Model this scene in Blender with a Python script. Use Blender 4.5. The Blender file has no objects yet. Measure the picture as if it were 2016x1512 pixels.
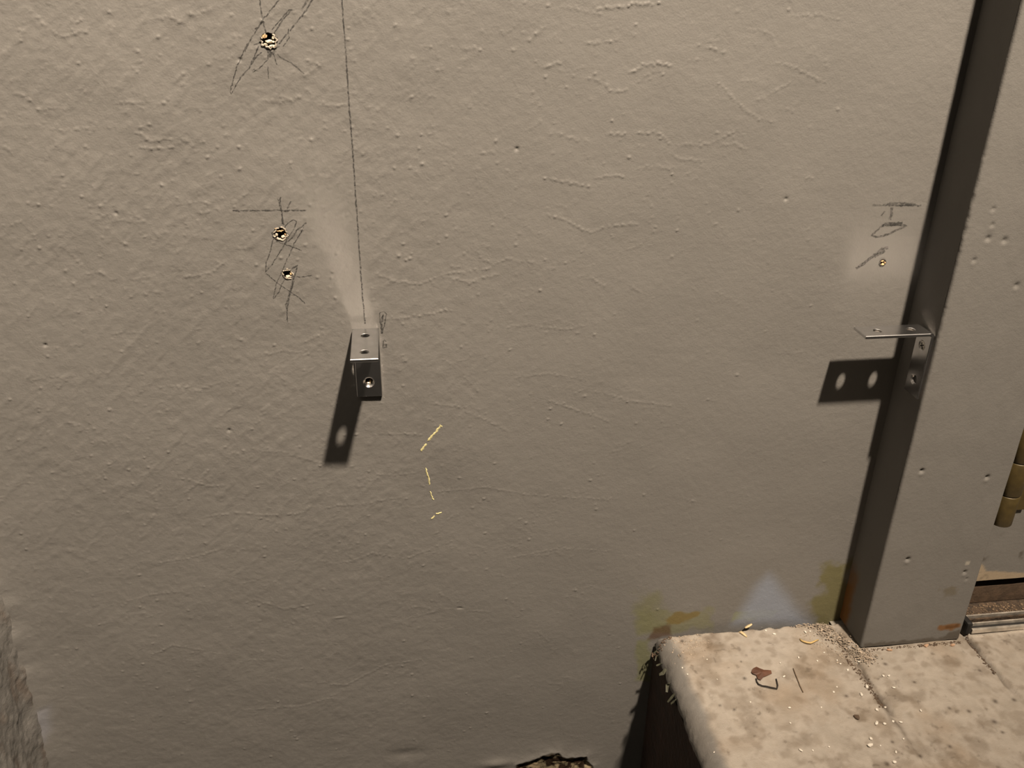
import bpy, bmesh, math, random
import numpy as np
from mathutils import Vector, Matrix

# ------------------------------------------------------------------ camera, light, exposure
S = 0.555
F = 1739.36; PITCH = 0.46375; YAW = 0.13788; ROLL = -0.01625; CX = 1007.7; CY = 756.6
CAM = np.array([0.0, -S, 0.52254])
fw = np.array([math.sin(YAW)*math.cos(PITCH), math.cos(YAW)*math.cos(PITCH), -math.sin(PITCH)])
rt = np.array([math.cos(YAW), -math.sin(YAW), 0.0]); dn = np.cross(fw, rt)
_c, _s = math.cos(ROLL), math.sin(ROLL)
RX = _c*rt + _s*dn; RY = -_s*rt + _c*dn

scene = bpy.context.scene
C = scene.collection
cam = bpy.data.objects.new('camera', bpy.data.cameras.new('camera')); C.objects.link(cam)
cam.data.sensor_width = 36.0; cam.data.lens = 36.0*F/2016.0
cam.data.clip_start = 0.01
M = Matrix.Identity(4)
for i in range(3):
    M[i][0] = RX[i]; M[i][1] = -RY[i]; M[i][2] = -fw[i]; M[i][3] = CAM[i]
cam.matrix_world = M
scene.camera = cam

world = bpy.data.worlds.new('room_air'); scene.world = world; world.use_nodes = True
bg = world.node_tree.nodes['Background']
bg.inputs[0].default_value = (1.0, 0.82, 0.62, 1); bg.inputs[1].default_value = 0.04

lamp = bpy.data.lights.new('ceiling_bulb_spot', 'SPOT'); lamp.energy = 1280.0
lamp.spot_size = math.radians(84); lamp.spot_blend = 1.0  # no shade modelled: soft cone added and aimed high to dim the lower wall
lamp.color = (1.0, 0.83, 0.65); lamp.shadow_soft_size = 0.045
lo = bpy.data.objects.new('ceiling_bulb', lamp); lo.location = (0.535, -1.085, 2.40)
lo.rotation_euler = (Vector((0.25, 0, 1.6))-lo.location).to_track_quat('-Z', 'Y').to_euler(); C.objects.link(lo)

vs = scene.view_settings
vs.view_transform = 'Standard'; vs.look = 'None'; vs.exposure = 0.0; vs.gamma = 1.0
vs.use_curve_mapping = False
scene.cycles.blur_glossy = 0.0
scene.cycles.caustics_reflective = True
scene.cycles.sample_clamp_indirect = 0.0

# ------------------------------------------------------------------ photo ray helpers (points on real planes)
def ray(px):
    return RX*((px[0]-CX)/F) + RY*((px[1]-CY)/F) + fw
def wp(px, y=0.0):
    d = ray(px); return CAM + d*((y-CAM[1])/d[1])
def fp(px, z=0.0):
    d = ray(px); return CAM + d*((z-CAM[2])/d[2])
def xp(px, x):
    d = ray(px); return CAM + d*((x-CAM[0])/d[0])

# ------------------------------------------------------------------ noise
def sstep(a, b, x):
    t = np.clip((x-a)/(b-a), 0, 1); return t*t*(3-2*t)
def vnoise(X, Y, size, seed):
    r = np.random.RandomState(seed); T = r.rand(256, 256)
    u = X/size + 1000.37; v = Y/size + 1000.71
    i = np.floor(u).astype(int); j = np.floor(v).astype(int)
    fu = u-i; fv = v-j; fu = fu*fu*(3-2*fu); fv = fv*fv*(3-2*fv)
    i0 = i % 256; i1 = (i+1) % 256; j0 = j % 256; j1 = (j+1) % 256
    return (T[i0, j0]*(1-fu)+T[i1, j0]*fu)*(1-fv) + (T[i0, j1]*(1-fu)+T[i1, j1]*fu)*fv
def fbm(X, Y, size, seed, n=3):
    a = 1.0; t = 0; out = 0*X
    for k in range(n):
        out = out + a*(vnoise(X, Y, size/2**k, seed+k)-.5); t += a; a *= .5
    return out/t*2
def poly_sd(X, Y, P):
    """signed distance to a polygon, negative inside"""
    P = np.asarray(P, float); d = np.full(X.shape, 1e9); ins = np.zeros(X.shape, bool)
    n = len(P)
    for k in range(n):
        ax, ay = P[k]; bx, by = P[(k+1) % n]
        ex, ey = bx-ax, by-ay; wx, wy = X-ax, Y-ay
        t = np.clip((wx*ex+wy*ey)/(ex*ex+ey*ey+1e-18), 0, 1)
        d = np.minimum(d, np.hypot(wx-ex*t, wy-ey*t))
        if by != ay:
            ins ^= ((ay > Y) != (by > Y)) & (X < ex*(Y-ay)/(by-ay)+ax)
    return np.where(ins, -d, d)

# ------------------------------------------------------------------ materials
ALB = 0.42   # overall reflectance level of painted and dusty surfaces
def lin(r, g, b):
    f = lambda c: (c/255/12.92 if c/255 <= .04045 else ((c/255+.055)/1.055)**2.4)
    return (ALB*f(r), ALB*f(g), ALB*f(b), 1)
def mat(name, col, rough=.5, metal=0.0, bump=None, attr=None, vary=None, spec=.5, coat=0):
    m = bpy.data.materials.new(name); m.use_nodes = True
    nt = m.node_tree; b = nt.nodes['Principled BSDF']
    b.inputs['Base Color'].default_value = col if len(col) == 4 else (*col, 1)
    b.inputs['Roughness'].default_value = rough; b.inputs['Metallic'].default_value = metal
    b.inputs['Specular IOR Level'].default_value = spec
    tc = nt.nodes.new('ShaderNodeTexCoord')
    src = None
    if attr:
        a = nt.nodes.new('ShaderNodeAttribute'); a.attribute_name = attr; src = a.outputs['Color']
    if vary:
        sc, amt = vary
        n = nt.nodes.new('ShaderNodeTexNoise'); n.inputs['Scale'].default_value = sc; n.inputs['Detail'].default_value = 6
        nt.links.new(tc.outputs['Object'], n.inputs['Vector'])
        mr = nt.nodes.new('ShaderNodeMapRange'); mr.inputs['From Min'].default_value = .3; mr.inputs['From Max'].default_value = .7
        mr.inputs['To Min'].default_value = 1-amt; mr.inputs['To Max'].default_value = 1+amt
        nt.links.new(n.outputs['Fac'], mr.inputs['Value'])
        mx = nt.nodes.new('ShaderNodeVectorMath'); mx.operation = 'SCALE'
        if src is not None: nt.links.new(src, mx.inputs[0])
        else: mx.inputs[0].default_value = col[:3]
        nt.links.new(mr.outputs[0], mx.inputs['Scale']); src = mx.outputs[0]
    if src is not None: nt.links.new(src, b.inputs['Base Color'])
    if bump:
        prev = None
        for sc, dist in bump:
            n = nt.nodes.new('ShaderNodeTexNoise'); n.inputs['Scale'].default_value = sc; n.inputs['Detail'].default_value = 3
            nt.links.new(tc.outputs['Object'], n.inputs['Vector'])
            bp = nt.nodes.new('ShaderNodeBump'); bp.inputs['Distance'].default_value = dist; bp.inputs['Strength'].default_value = 1
            nt.links.new(n.outputs['Fac'], bp.inputs['Height'])
            if prev: nt.links.new(prev.outputs[0], bp.inputs['Normal'])
            prev = bp
        nt.links.new(prev.outputs[0], b.inputs['Normal'])
    return m

GREY = (0.140, 0.135, 0.127)
M_wall = mat('grey_wall_paint', (*GREY, 1), rough=.55, attr='paint', vary=(9, .03), bump=[(260, .00020), (900, .00012)], spec=.3)
M_rough = mat('rough_grey_paint', (*GREY, 1), rough=.36, attr='paint', vary=(60, .12), bump=[(300, .0005), (1100, .0002)])
M_wood = mat('grey_post_paint', (*GREY, 1), rough=.75, attr='paint', vary=(25, .03), bump=[(350, .00016), (1200, .00010)], spec=.12)
M_floor = mat('worn_grey_concrete', (*GREY, 1), rough=.42, attr='paint', vary=(90, .06), bump=[(220, .0003), (900, .00022)])
M_edge = mat('rusty_concrete_side', lin(70, 48, 36), rough=.8, vary=(60, .4), bump=[(200, .001)])
M_dark = mat('dark_ground', lin(40, 37, 33), rough=.9, vary=(10, .2))
M_zinc = mat('zinc_plated_steel', (.66, .66, .67, 1), rough=.26, metal=1, vary=(140, .08), bump=[(1500, .00002)])
M_screw = mat('screw_steel', (.62, .60, .55, 1), rough=.25, metal=1)
M_slot = mat('screw_recess', (.02, .02, .02, 1), rough=.6)
M_plaster = mat('raw_plaster', (0.446, 0.389, 0.302, 1), rough=.9, vary=(500, .2), bump=[(900, .0006)])
M_rim = mat('chalky_rim', (.30, .27, .225, 1), rough=.9, vary=(900, .35), bump=[(900, .0005)])
M_splinter = mat('raw_wood', (0.446, 0.302, 0.158, 1), rough=.8, vary=(500, .3), bump=[(900, .0004)])
M_holein = mat('hole_inside', lin(70, 58, 44), rough=.95, vary=(500, .3))
M_chalk = mat('yellow_chalk', (0.504, 0.461, 0.238, 1), rough=.9, vary=(700, .25), bump=[(1500, .0003)])
M_brass = mat('aged_brass', lin(106, 90, 50), rough=.5, metal=.2, vary=(160, .2), bump=[(500, .0001)])
M_alu = mat('worn_aluminium', (.60, .56, .50, 1), rough=.38, metal=.75, vary=(160, .3), bump=[(500, .0003)])
M_aludirty = mat('dirty_aluminium', lin(92, 74, 56), rough=.85, vary=(220, .6), bump=[(400, .0015)])
M_shoe = mat('brown_door_shoe', lin(104, 84, 66), rough=.7, vary=(120, .3), bump=[(300, .0006)])
M_rubber = mat('black_rubber', lin(22, 20, 18), rough=.7)
M_leaf = mat('dry_leaf', lin(112, 70, 46), rough=.7, vary=(200, .3))
M_twig = mat('dark_twig', lin(40, 30, 24), rough=.8)
M_straw = mat('pale_shaving', (0.475, 0.374, 0.216, 1), rough=.6, vary=(300, .15))
M_curl = mat('yellow_shaving', (0.446, 0.317, 0.130, 1), rough=.6)
M_crumb = mat('white_plaster_crumb', (0.540, 0.504, 0.446, 1), rough=.5, vary=(600, .1))
M_chip = mat('orange_chip', lin(232, 190, 156), rough=.8, vary=(300, .2))
M_dust = mat('tan_sawdust', lin(205, 188, 168), rough=.9, vary=(250, .5))
M_grit = mat('brown_grit', lin(150, 126, 100), rough=.9, vary=(300, .6))
M_hair = mat('brown_hair', lin(150, 124, 98), rough=.8)
M_dirt = mat('dark_dirt', lin(112, 92, 74), rough=.95, vary=(300, .4))
M_flake = mat('green_paint_flake', lin(92, 92, 74), rough=.7, vary=(200, .3))
# graphite: grainy, lets the paint show between the grains
M_pencil = bpy.data.materials.new('graphite'); M_pencil.use_nodes = True
_nt = M_pencil.node_tree; _b = _nt.nodes['Principled BSDF']
_b.inputs['Base Color'].default_value = (.045, .044, .043, 1); _b.inputs['Roughness'].default_value = .5
_tc = _nt.nodes.new('ShaderNodeTexCoord'); _n = _nt.nodes.new('ShaderNodeTexNoise')
_n.inputs['Scale'].default_value = 650; _n.inputs['Detail'].default_value = 3
_mr = _nt.nodes.new('ShaderNodeMapRange'); _mr.inputs['From Min'].default_value = .38; _mr.inputs['From Max'].default_value = .62
_mr.inputs['To Min'].default_value = .88; _mr.inputs['To Max'].default_value = .15
_nt.links.new(_tc.outputs['Object'], _n.inputs['Vector']); _nt.links.new(_n.outputs['Fac'], _mr.inputs['Value'])
_nt.links.new(_mr.outputs[0], _b.inputs['Alpha'])
M_faint = M_pencil.copy(); M_faint.name = 'faint_graphite'
for n in M_faint.node_tree.nodes:
    if n.type == 'MAP_RANGE': n.inputs['To Min'].default_value = .55; n.inputs['To Max'].default_value = .18

# ------------------------------------------------------------------ object helpers
def link(name, me, m=None, parent=None, smooth=False):
    o = bpy.data.objects.new(name, me); C.objects.link(o)
    if m is not None: me.materials.append(m)
    if parent is not None: o.parent = parent
    if smooth: me.polygons.foreach_set('use_smooth', [True]*len(me.polygons))
    return o
def obj(name, bm, m, parent=None, smooth=False):
    me = bpy.data.meshes.new(name); bmesh.ops.recalc_face_normals(bm, faces=bm.faces)
    bm.to_mesh(me); bm.free()
    return link(name, me, m, parent, smooth)
def tag(o, label=None, cat=None, group=None, kind=None):
    if label: o['label'] = label
    if cat: o['category'] = cat
    if group: o['group'] = group
    if kind: o['kind'] = kind
    return o
def empty(name, loc):
    o = bpy.data.objects.new(name, None); C.objects.link(o); o.location = loc; o.empty_display_size = .01
    return o
def grid_mesh(name, Pts, keep=None, col=None):
    """Pts (n, m, 3) -> quad mesh"""
    n, m = Pts.shape[:2]
    idx = np.arange(n*m).reshape(n, m)
    q = np.stack([idx[:-1, :-1], idx[1:, :-1], idx[1:, 1:], idx[:-1, 1:]], -1).reshape(-1, 4)
    if keep is not None: q = q[keep.reshape(-1)]
    me = bpy.data.meshes.new(name)
    me.vertices.add(n*m); me.vertices.foreach_set('co', Pts.reshape(-1).astype(np.float32))
    me.loops.add(q.size); me.loops.foreach_set('vertex_index', q.reshape(-1).astype(np.int32))
    me.polygons.add(len(q)); me.polygons.foreach_set('loop_start', (np.arange(len(q))*4).astype(np.int32))
    me.polygons.foreach_set('use_smooth', np.ones(len(q), bool))
    if col is not None:
        a = me.attributes.new('paint', 'FLOAT_COLOR', 'POINT')
        c = np.ones((n*m, 4), np.float32); c[:, :3] = col.reshape(-1, 3); a.data.foreach_set('color', c.reshape(-1))
    me.update(calc_edges=True)
    return me
def box(bm, a, b, bevel=0):
    a = Vector(a); b = Vector(b)
    r = bmesh.ops.create_cube(bm, size=1)
    for v in r['verts']:
        v.co = Vector(((a+b)[i]/2 + v.co[i]*(b-a)[i] for i in range(3)))
    if bevel:
        es = list({e for v in r['verts'] for e in v.link_edges})
        bmesh.ops.bevel(bm, geom=es, offset=bevel, segments=2, affect='EDGES', profile=.6)
def plain(me, col):
    a = me.attributes.new('paint', 'FLOAT_COLOR', 'POINT')
    for d in a.data: d.color = (*col, 1)

rng = random.Random(7)

# ================================================================== BACK WALL: height field with ridges, pimples, stains
ST = 0.0007
x0, x1, z0, z1 = -0.312, 0.375, -0.24, 0.53
nx = int((x1-x0)/ST)+1; nz = int((z1-z0)/ST)+1
xs = np.linspace(x0, x1, nx); zs = np.linspace(z0, z1, nz)
X, Z = np.meshgrid(xs, zs, indexing='ij')
H = np.zeros_like(X); B = np.zeros_like(X)

def splat(cx, cz, r, amp, rz=None, ang=0.0):
    rz = rz or r; R = 2.6*max(r, rz)
    i0 = max(0, int((cx-R-x0)/ST)); i1 = min(nx, int((cx+R-x0)/ST)+2)
    j0 = max(0, int((cz-R-z0)/ST)); j1 = min(nz, int((cz+R-z0)/ST)+2)
    if i1 <= i0 or j1 <= j0: return
    dx = X[i0:i1, j0:j1]-cx; dz = Z[i0:i1, j0:j1]-cz
    ca, sa = math.cos(ang), math.sin(ang)
    u = (dx*ca+dz*sa)/r; v = (-dx*sa+dz*ca)/rz
    g = amp*np.exp(-(u*u+v*v))
    s = B[i0:i1, j0:j1]
    if amp > 0: np.maximum(s, g, out=s)
    else: np.minimum(s, g, out=s)

def ridge(pts, amp=.00042, r=.0010, bead=.5):
    """pts: list of (x, z) wall points; a low broken line carrying small round beads of paint"""
    nb = rng.uniform(.0012, .003)
    acc = 0.0
    for (ax, az), (bx, bz) in zip(pts[:-1], pts[1:]):
        L = math.hypot(bx-ax, bz-az); n = max(2, int(L/.0006)); on = rng.random() < .8
        for k in range(n):
            t = k/n; x, z = ax+(bx-ax)*t+rng.gauss(0, .00025), az+(bz-az)*t+rng.gauss(0, .00025)
            if rng.random() < .06: on = not on
            if on: splat(x, z, r*.62*rng.uniform(.8, 1.2), amp*.42*rng.uniform(.5, 1.2))
            acc += L/n
            if acc > nb:
                acc = 0.0; nb = rng.uniform(.0012, .0042)
                splat(x+rng.gauss(0, .0004), z+rng.gauss(0, .0004), r*rng.uniform(.6, 1.0), amp*rng.uniform(.35, 1.25), r*rng.uniform(.55, .9), rng.uniform(-.6, .6))

# ridges followed from the photograph, as points on the wall
def rp(off, sc, pts): return [tuple(wp((off[0]+a*sc, off[1]+b*sc))[[0, 2]]) for a, b in pts]
A_ = ((900, 0), .3968)
for amp, pts in [
    (.6, [(515, 35), (600, 45), (650, 65), (720, 65)]), (1.2, [(690, 45), (780, 40), (830, 35), (860, 20), (900, 25), (970, 25), (1010, 20)]),
    (.9, [(360, 200), (385, 175), (415, 150), (440, 135)]), (.8, [(20, 240), (60, 240), (125, 250)]),
    (.8, [(410, 350), (450, 335), (480, 320), (520, 315)]), (.9, [(640, 215), (700, 215), (750, 215), (800, 200)]),
    (1.2, [(850, 362), (890, 350), (920, 325), (970, 315), (1020, 320), (1065, 330)]), (.7, [(640, 390), (700, 410), (740, 430), (775, 455), (830, 450), (845, 435)]),
    (.8, [(1190, 230), (1260, 235), (1290, 255), (1320, 265)]), (.6, [(1250, 205), (1300, 205)]), (.6, [(1130, 310), (1190, 300)]),
    (.7, [(1580, 315), (1630, 320), (1690, 345), (1740, 370), (1830, 415)]), (.6, [(1280, 415), (1340, 460), (1400, 520), (1460, 575), (1540, 600), (1580, 605)]),
    (.5, [(1380, 410), (1420, 400), (1490, 405)]), (.8, [(890, 655), (950, 665), (985, 650), (1025, 680), (1050, 720)]), (.6, [(500, 660), (540, 680), (600, 695), (660, 710)]),
    (.7, [(740, 670), (800, 670), (840, 660)]), (.5, [(1080, 720), (1200, 720), (1270, 705), (1390, 640)]), (.6, [(1310, 720), (1380, 715), (1440, 745)]),
    (.6, [(1070, 770), (1110, 795), (1160, 795), (1235, 800)]), (.8, [(685, 885), (740, 875), (790, 870), (830, 880)]), (.5, [(900, 835), (1000, 830), (1080, 835)]),
    (.9, [(460, 885), (500, 900), (560, 905), (600, 920), (680, 925)]), (.8, [(450, 1065), (500, 1080), (550, 1100), (600, 1130), (660, 1155), (720, 1135), (820, 1120), (900, 1115)]),
    (.6, [(95, 1250), (130, 1290), (180, 1315), (240, 1285), (300, 1295), (380, 1305)]), (.7, [(0, 1385), (40, 1400), (90, 1400)]), (.7, [(110, 760), (150, 765), (210, 760)]),
    (.5, [(660, 1375), (740, 1430)]), (.5, [(1720, 880), (1800, 885)]), (.4, [(1440, 150), (1520, 155), (1560, 180), (1585, 230)]), (.5, [(1650, 80), (1780, 75), (1900, 100)]),
    (.5, [(860, 1420), (920, 1460)]), (.5, [(1600, 540), (1680, 548)]), (.5, [(1490, 500), (1560, 465), (1660, 405)])]:
    ridge(rp(*A_, pts), amp*.0006)
B_ = ((0, 0), .463)
for amp, pts in [
    (.7, [(110, 35), (150, 70), (190, 110), (240, 145)]), (1., [(255, 155), (300, 150), (345, 130), (385, 150)]), (.8, [(670, 80), (720, 70), (750, 90), (785, 95)]),
    (.8, [(830, 65), (870, 50), (895, 40)]), (1., [(60, 400), (95, 400), (120, 430), (150, 425)]), (.7, [(180, 470), (230, 460), (290, 465)]), (.7, [(495, 440), (560, 435), (610, 440)]),
    (.6, [(380, 515), (410, 520), (400, 560)]), (1., [(560, 560), (600, 570), (640, 605), (690, 590), (740, 590)]), (1., [(590, 625), (640, 635), (710, 630), (760, 610), (800, 590)]),
    (.7, [(850, 610), (900, 600)]), (.8, [(1120, 430), (1180, 435), (1250, 425), (1285, 400)]), (.8, [(1350, 450), (1420, 450), (1500, 445)]), (.7, [(1290, 330), (1330, 300), (1350, 275)]),
    (.6, [(720, 870), (780, 865), (850, 860), (900, 870), (940, 905)]), (.7, [(380, 900), (440, 920), (520, 935), (580, 950), (640, 940)]), (.7, [(40, 960), (90, 945), (130, 980), (160, 1010)]),
    (.6, [(260, 1045), (310, 1090), (345, 1130)]), (.8, [(780, 1180), (850, 1170), (900, 1160), (960, 1110)]), (.6, [(560, 1190), (640, 1180), (660, 1170)]), (.6, [(630, 1240), (690, 1245)]),
    (.6, [(360, 1165), (430, 1160), (470, 1190)]), (.6, [(990, 860), (1030, 835), (1060, 810)]), (.6, [(1010, 1060), (1070, 1050)]), (.6, [(930, 930), (890, 970)]),
    (.6, [(480, 1420), (560, 1415), (610, 1420)]), (.6, [(1280, 1460), (1320, 1445), (1380, 1410)]), (.6, [(300, 1470), (345, 1475)]), (.6, [(1000, 1440), (1060, 1460)]),
    (.7, [(0, 620), (40, 640), (60, 660)]), (.6, [(560, 900), (600, 935)]), (.7, [(990, 155), (1040, 158)]), (.6, [(1260, 1235), (1300, 1270)])]:
    ridge(rp(*B_, pts), amp*.0006)
for amp, pts in [   # full-frame pixels: middle and lower wall
    (.9, [(755, 630), (800, 625), (850, 618), (890, 612)]), (.8, [(740, 540), (780, 555), (820, 560), (880, 540), (950, 532), (975, 522)]), (.7, [(870, 545), (920, 555), (985, 540)]),
    (.8, [(750, 855), (790, 855), (830, 855)]), (.8, [(340, 940), (370, 945), (410, 958), (445, 955)]), (.7, [(745, 935), (780, 935), (820, 930)]), (.6, [(450, 895), (500, 885), (560, 890), (640, 915)]),
    (.6, [(855, 795), (900, 800), (960, 830), (1000, 850)]), (.6, [(1080, 790), (1140, 810), (1200, 830)]), (.6, [(1170, 770), (1240, 790), (1320, 800)]), (.5, [(960, 650), (1040, 640), (1110, 650), (1160, 640)]),
    (.6, [(400, 1020), (460, 1010), (520, 1015), (600, 1010)]), (.6, [(640, 1000), (720, 990), (790, 980)]), (.6, [(300, 1110), (370, 1100), (440, 1080)]), (.6, [(680, 1110), (730, 1090), (800, 1100), (900, 1060)]),
    (.6, [(600, 1340), (680, 1350), (760, 1310), (830, 1300)]), (.5, [(480, 1400), (600, 1390), (680, 1360)]), (.6, [(240, 1190), (300, 1170), (360, 1165)]), (.5, [(860, 970), (950, 960), (1050, 975), (1200, 985)]),
    (.6, [(1010, 745), (1080, 735), (1160, 750)]), (.5, [(1000, 1100), (1100, 1080), (1200, 1085)]), (.6, [(130, 830), (190, 850), (230, 880)]), (.6, [(60, 750), (110, 740), (150, 760)]),
    (.6, [(330, 760), (390, 770), (440, 750)]), (.6, [(520, 700), (560, 690), (620, 700)]), (.6, [(300, 1290), (340, 1270), (400, 1280)]), (.9, [(1350, 985), (1370, 988)]),
    (.6, [(500, 1180), (560, 1200), (620, 1190)]), (.5, [(800, 1220), (880, 1200), (960, 1205)])]:
    ridge(rp((0, 0), 1, pts), amp*.00055)

# scattered small squiggles and pimples, denser to the upper left
for k in range(300):
    px = rng.uniform(-40, 1640); py = rng.uniform(-20, 1480)
    d = 1.0 - .75*max(0, min(1, (px-900)/600))
    if rng.random() > d: continue
    q = [(px, py)]; a = rng.gauss(0.15 if px < 500 else -.05, .5)
    for s in range(rng.randint(2, 5)):
        a += rng.gauss(0, .45); q.append((q[-1][0]+rng.uniform(8, 18)*math.cos(a), q[-1][1]+rng.uniform(8, 18)*math.sin(a)))
    ridge(rp((0, 0), 1, q), rng.uniform(.00008, .00026)*(.5+.5*d), r=rng.uniform(.0007, .0013))
for k in range(3600):
    px = rng.uniform(-60, 1680); py = rng.uniform(-30, 1500)
    d = 1.0 - .85*max(0, min(1, (px-850)/550)); d *= 1 - .35*max(0, (py-900)/600)
    if rng.random() > d: continue
    p_ = wp((px, py)); big = rng.random()
    amp = rng.uniform(.00008, .00026) if big < .84 else rng.uniform(.00026, .0007)
    splat(p_[0], p_[2], rng.uniform(.0006, .0011), amp, rng.uniform(.0005, .0009), rng.uniform(-.4, .8))
# a few sharp pits and grains
for px, py in [(473, 120), (612, 276), (783, 268), (1018, 295), (472, 333), (450, 848), (1063, 572), (323, 203), (515, 42), (663, 500), (42, 1050), (553, 508), (540, 680), (630, 917), (660, 587), (318, 365), (470, 290), (785, 505), (807, 510)]:
    p_ = wp((px, py)); splat(p_[0], p_[2], .0009, .0007)
for px, py in [(1545, 395), (1016, 297), (471, 122), (227, 424), (450, 850), (88, 683)]:
    p_ = wp((px, py)); splat(p_[0]+.0004, p_[2]+.0010, .0011, -.0010)

for px, w_, a_, g_ in [((669, 1212), .0046, -.0016, .08), ((668, 1217), .0040, .0005, .08), ((905, 1198), .002, -.0008, -.1)]:
    p_ = wp(px); splat(p_[0], p_[2], w_, a_, .0008, g_)
# broad orange peel and trowel waves
lft = 1-sstep(-.05, .12, X)
H += .00020*fbm(X, Z, .0060, 3, 3)*(.5+.5*lft)
ca, sa = math.cos(.75), math.sin(.75)
H += .00036*lft*(.45+.55*sstep(-.02, .22, Z))*np.maximum(0, fbm(X*ca-Z*sa, (X*sa+Z*ca)*.35, .0045, 11, 3))
H += .0009*fbm(X, Z, .06, 21, 2)
H += B
# raised margin and the crushed hollow at the foot of the wall
HO = [wp(p)[[0, 2]] for p in [(1014, 1503), (1046, 1496), (1064, 1487), (1078, 1483), (1098, 1481), (1112, 1492), (1134, 1490), (1153, 1488), (1154, 1497), (1164, 1506), (1172, 1530), (1150, 1560), (1080, 1575), (1020, 1545)]]
sd = poly_sd(X, Z, HO) + .0016*fbm(X, Z, .006, 31, 3)
inh = sstep(.0008, -.0012, sd)
H += .0022*np.exp(-np.maximum(sd, 0)/.006)*sstep(.05, .0, np.abs(sd))
H += inh*(-.0022*sstep(0, -.006, sd) + .0030*fbm(X, Z, .009, 41, 4) - .0010)
dp = wp((800, 1485)); H += -.0012*np.exp(-(((X-dp[0])/.014)**2+((Z-dp[2])/.006)**2))
dp = wp((1010, 1500)); H += .002*np.exp(-(((X-dp[0]+.016)/.012)**2+((Z-dp[2])/.005)**2))
# fade to the flat wall around the patch
fade = sstep(0, .006, X-x0)*sstep(0, .01, x1-X)*sstep(0, .02, Z-z0)*sstep(0, .02, z1-Z)
H *= fade
# hand-filled corner towards the left wall
H += .0070*np.exp(-np.maximum(0, X+.303)/.0080)*fade*(1+.5*fbm(Z, Z, .03, 51, 2))

# paint colours, stains and a bluish patch
COL = np.empty(X.shape+(3,)); COL[:] = GREY
def stain(pix, col, soft=.003, ragged=.004, amt=1.0, size=.008, seed=60, y=0.0):
    global COL
    Pw = [wp(p)[[0, 2]] for p in pix]
    xm = min(p[0] for p in Pw)-.02; xM = max(p[0] for p in Pw)+.02; zm = min(p[1] for p in Pw)-.02; zM = max(p[1] for p in Pw)+.02
    i0, i1 = np.searchsorted(xs, [xm, xM]); j0, j1 = np.searchsorted(zs, [zm, zM])
    xx, zz = X[i0:i1, j0:j1], Z[i0:i1, j0:j1]
    d = poly_sd(xx, zz, Pw) + ragged*fbm(xx, zz, size, seed, 3)
    w = (amt*sstep(soft, -soft, d))[..., None]
    COL[i0:i1, j0:j1] = COL[i0:i1, j0:j1]*(1-w) + np.array(col[:3])*w
OLIVE = lin(146, 146, 100); TAN = lin(150, 130, 74); PALEG = lin(156, 156, 118)
stain([(1255, 1168), (1296, 1165), (1300, 1215), (1305, 1245), (1260, 1245)], OLIVE, .007, .010, .55, size=.012, seed=61)
stain([(1258, 1205), (1310, 1200), (1400, 1205), (1400, 1232), (1300, 1248), (1258, 1250)], PALEG, .004, .008, .65, size=.010, seed=62)
stain([(1312, 1212), (1345, 1207), (1375, 1208), (1345, 1226), (1310, 1230)], TAN, .002, .006, .8, seed=63)
stain([(1615, 1160), (1630, 1118), (1670, 1112), (1668, 1245), (1590, 1240), (1600, 1210)], lin(138, 132, 82), .005, .014, .8, size=.014, seed=64)
stain([(1448, 1205), (1500, 1200), (1532, 1203), (1520, 1216), (1440, 1224)], lin(168, 172, 118), .0015, .003, .8, seed=65)
stain([(1252, 1262), (1280, 1258), (1278, 1340), (1250, 1340)], lin(150, 152, 112), .0025, .004, .75, seed=66)
stain([(1285, 1235), (1320, 1232), (1320, 1250), (1275, 1260)], lin(110, 78, 52), .002, .003, .7, seed=67)
stain([(1512, 1132), (1530, 1150), (1590, 1228), (1445, 1228), (1492, 1150)], lin(180, 190, 208), .009, .001, .85, seed=68)  # pale bluish triangle with soft edges, mixed into the wall colour
stain([(70, 1395), (98, 1390), (104, 1430), (88, 1460), (68, 1440)], lin(178, 180, 190), .005, .002, .6, seed=69)
stain([(1320, 1455), (1360, 1450), (1360, 1490), (1320, 1490)], lin(150, 160, 180), .01, .002, .2, seed=70)
# broken plaster colours
w = inh[..., None]; n1 = fbm(X, Z, .006, 71, 4)
raw = np.where((n1 > .18)[..., None], np.array(lin(190, 172, 140)[:3]), np.where((n1 > -.12)[..., None], np.array(lin(140, 128, 104)[:3]), np.array(lin(58, 42, 30)[:3])))
COL = COL*(1-w)+raw*w
edge = (sstep(.0016, 0, np.abs(sd))*.8)[..., None]; COL = COL*(1-edge)+np.array(lin(40, 30, 22)[:3])*edge

holes = [((529, 80), .0040), ((552, 461), .0040), ((566, 540), .0030), ((1737, 517), .0016)]
VH = (-.0230, .2502)
keep = np.ones((nx-1, nz-1), bool); Xc = X[:-1, :-1]+ST/2; Zc = Z[:-1, :-1]+ST/2
for px, r in holes:
    c = wp(px); keep &= np.hypot(Xc-c[0], Zc-c[2]) > r
keep &= np.hypot(Xc-VH[0], Zc-VH[1]) > .0030
PT = np.stack([X, -H, Z], -1)
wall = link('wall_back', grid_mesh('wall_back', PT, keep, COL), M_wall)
tag(wall, 'grey painted plaster wall with bumps, pencil marks and drill holes', 'wall', kind='structure')
bm = bmesh.new()
def quad(*v): bm.faces.new([bm.verts.new(p) for p in v])
for (a, b, c, d) in [(-.312, .375, .53, 2.8), (-.312, .375, -1.2, -.24), (.375, 2.2, -1.2, 0.0), (.375, .466, 0, 2.8), (1.35, 2.2, 0, 2.8), (.466, 1.35, 2.1, 2.8)]:
    quad((a, 0, c), (b, 0, c), (b, 0, d), (a, 0, d))
o = obj('wall_surround', bm, M_wall, wall); plain(o.data, GREY)

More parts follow.
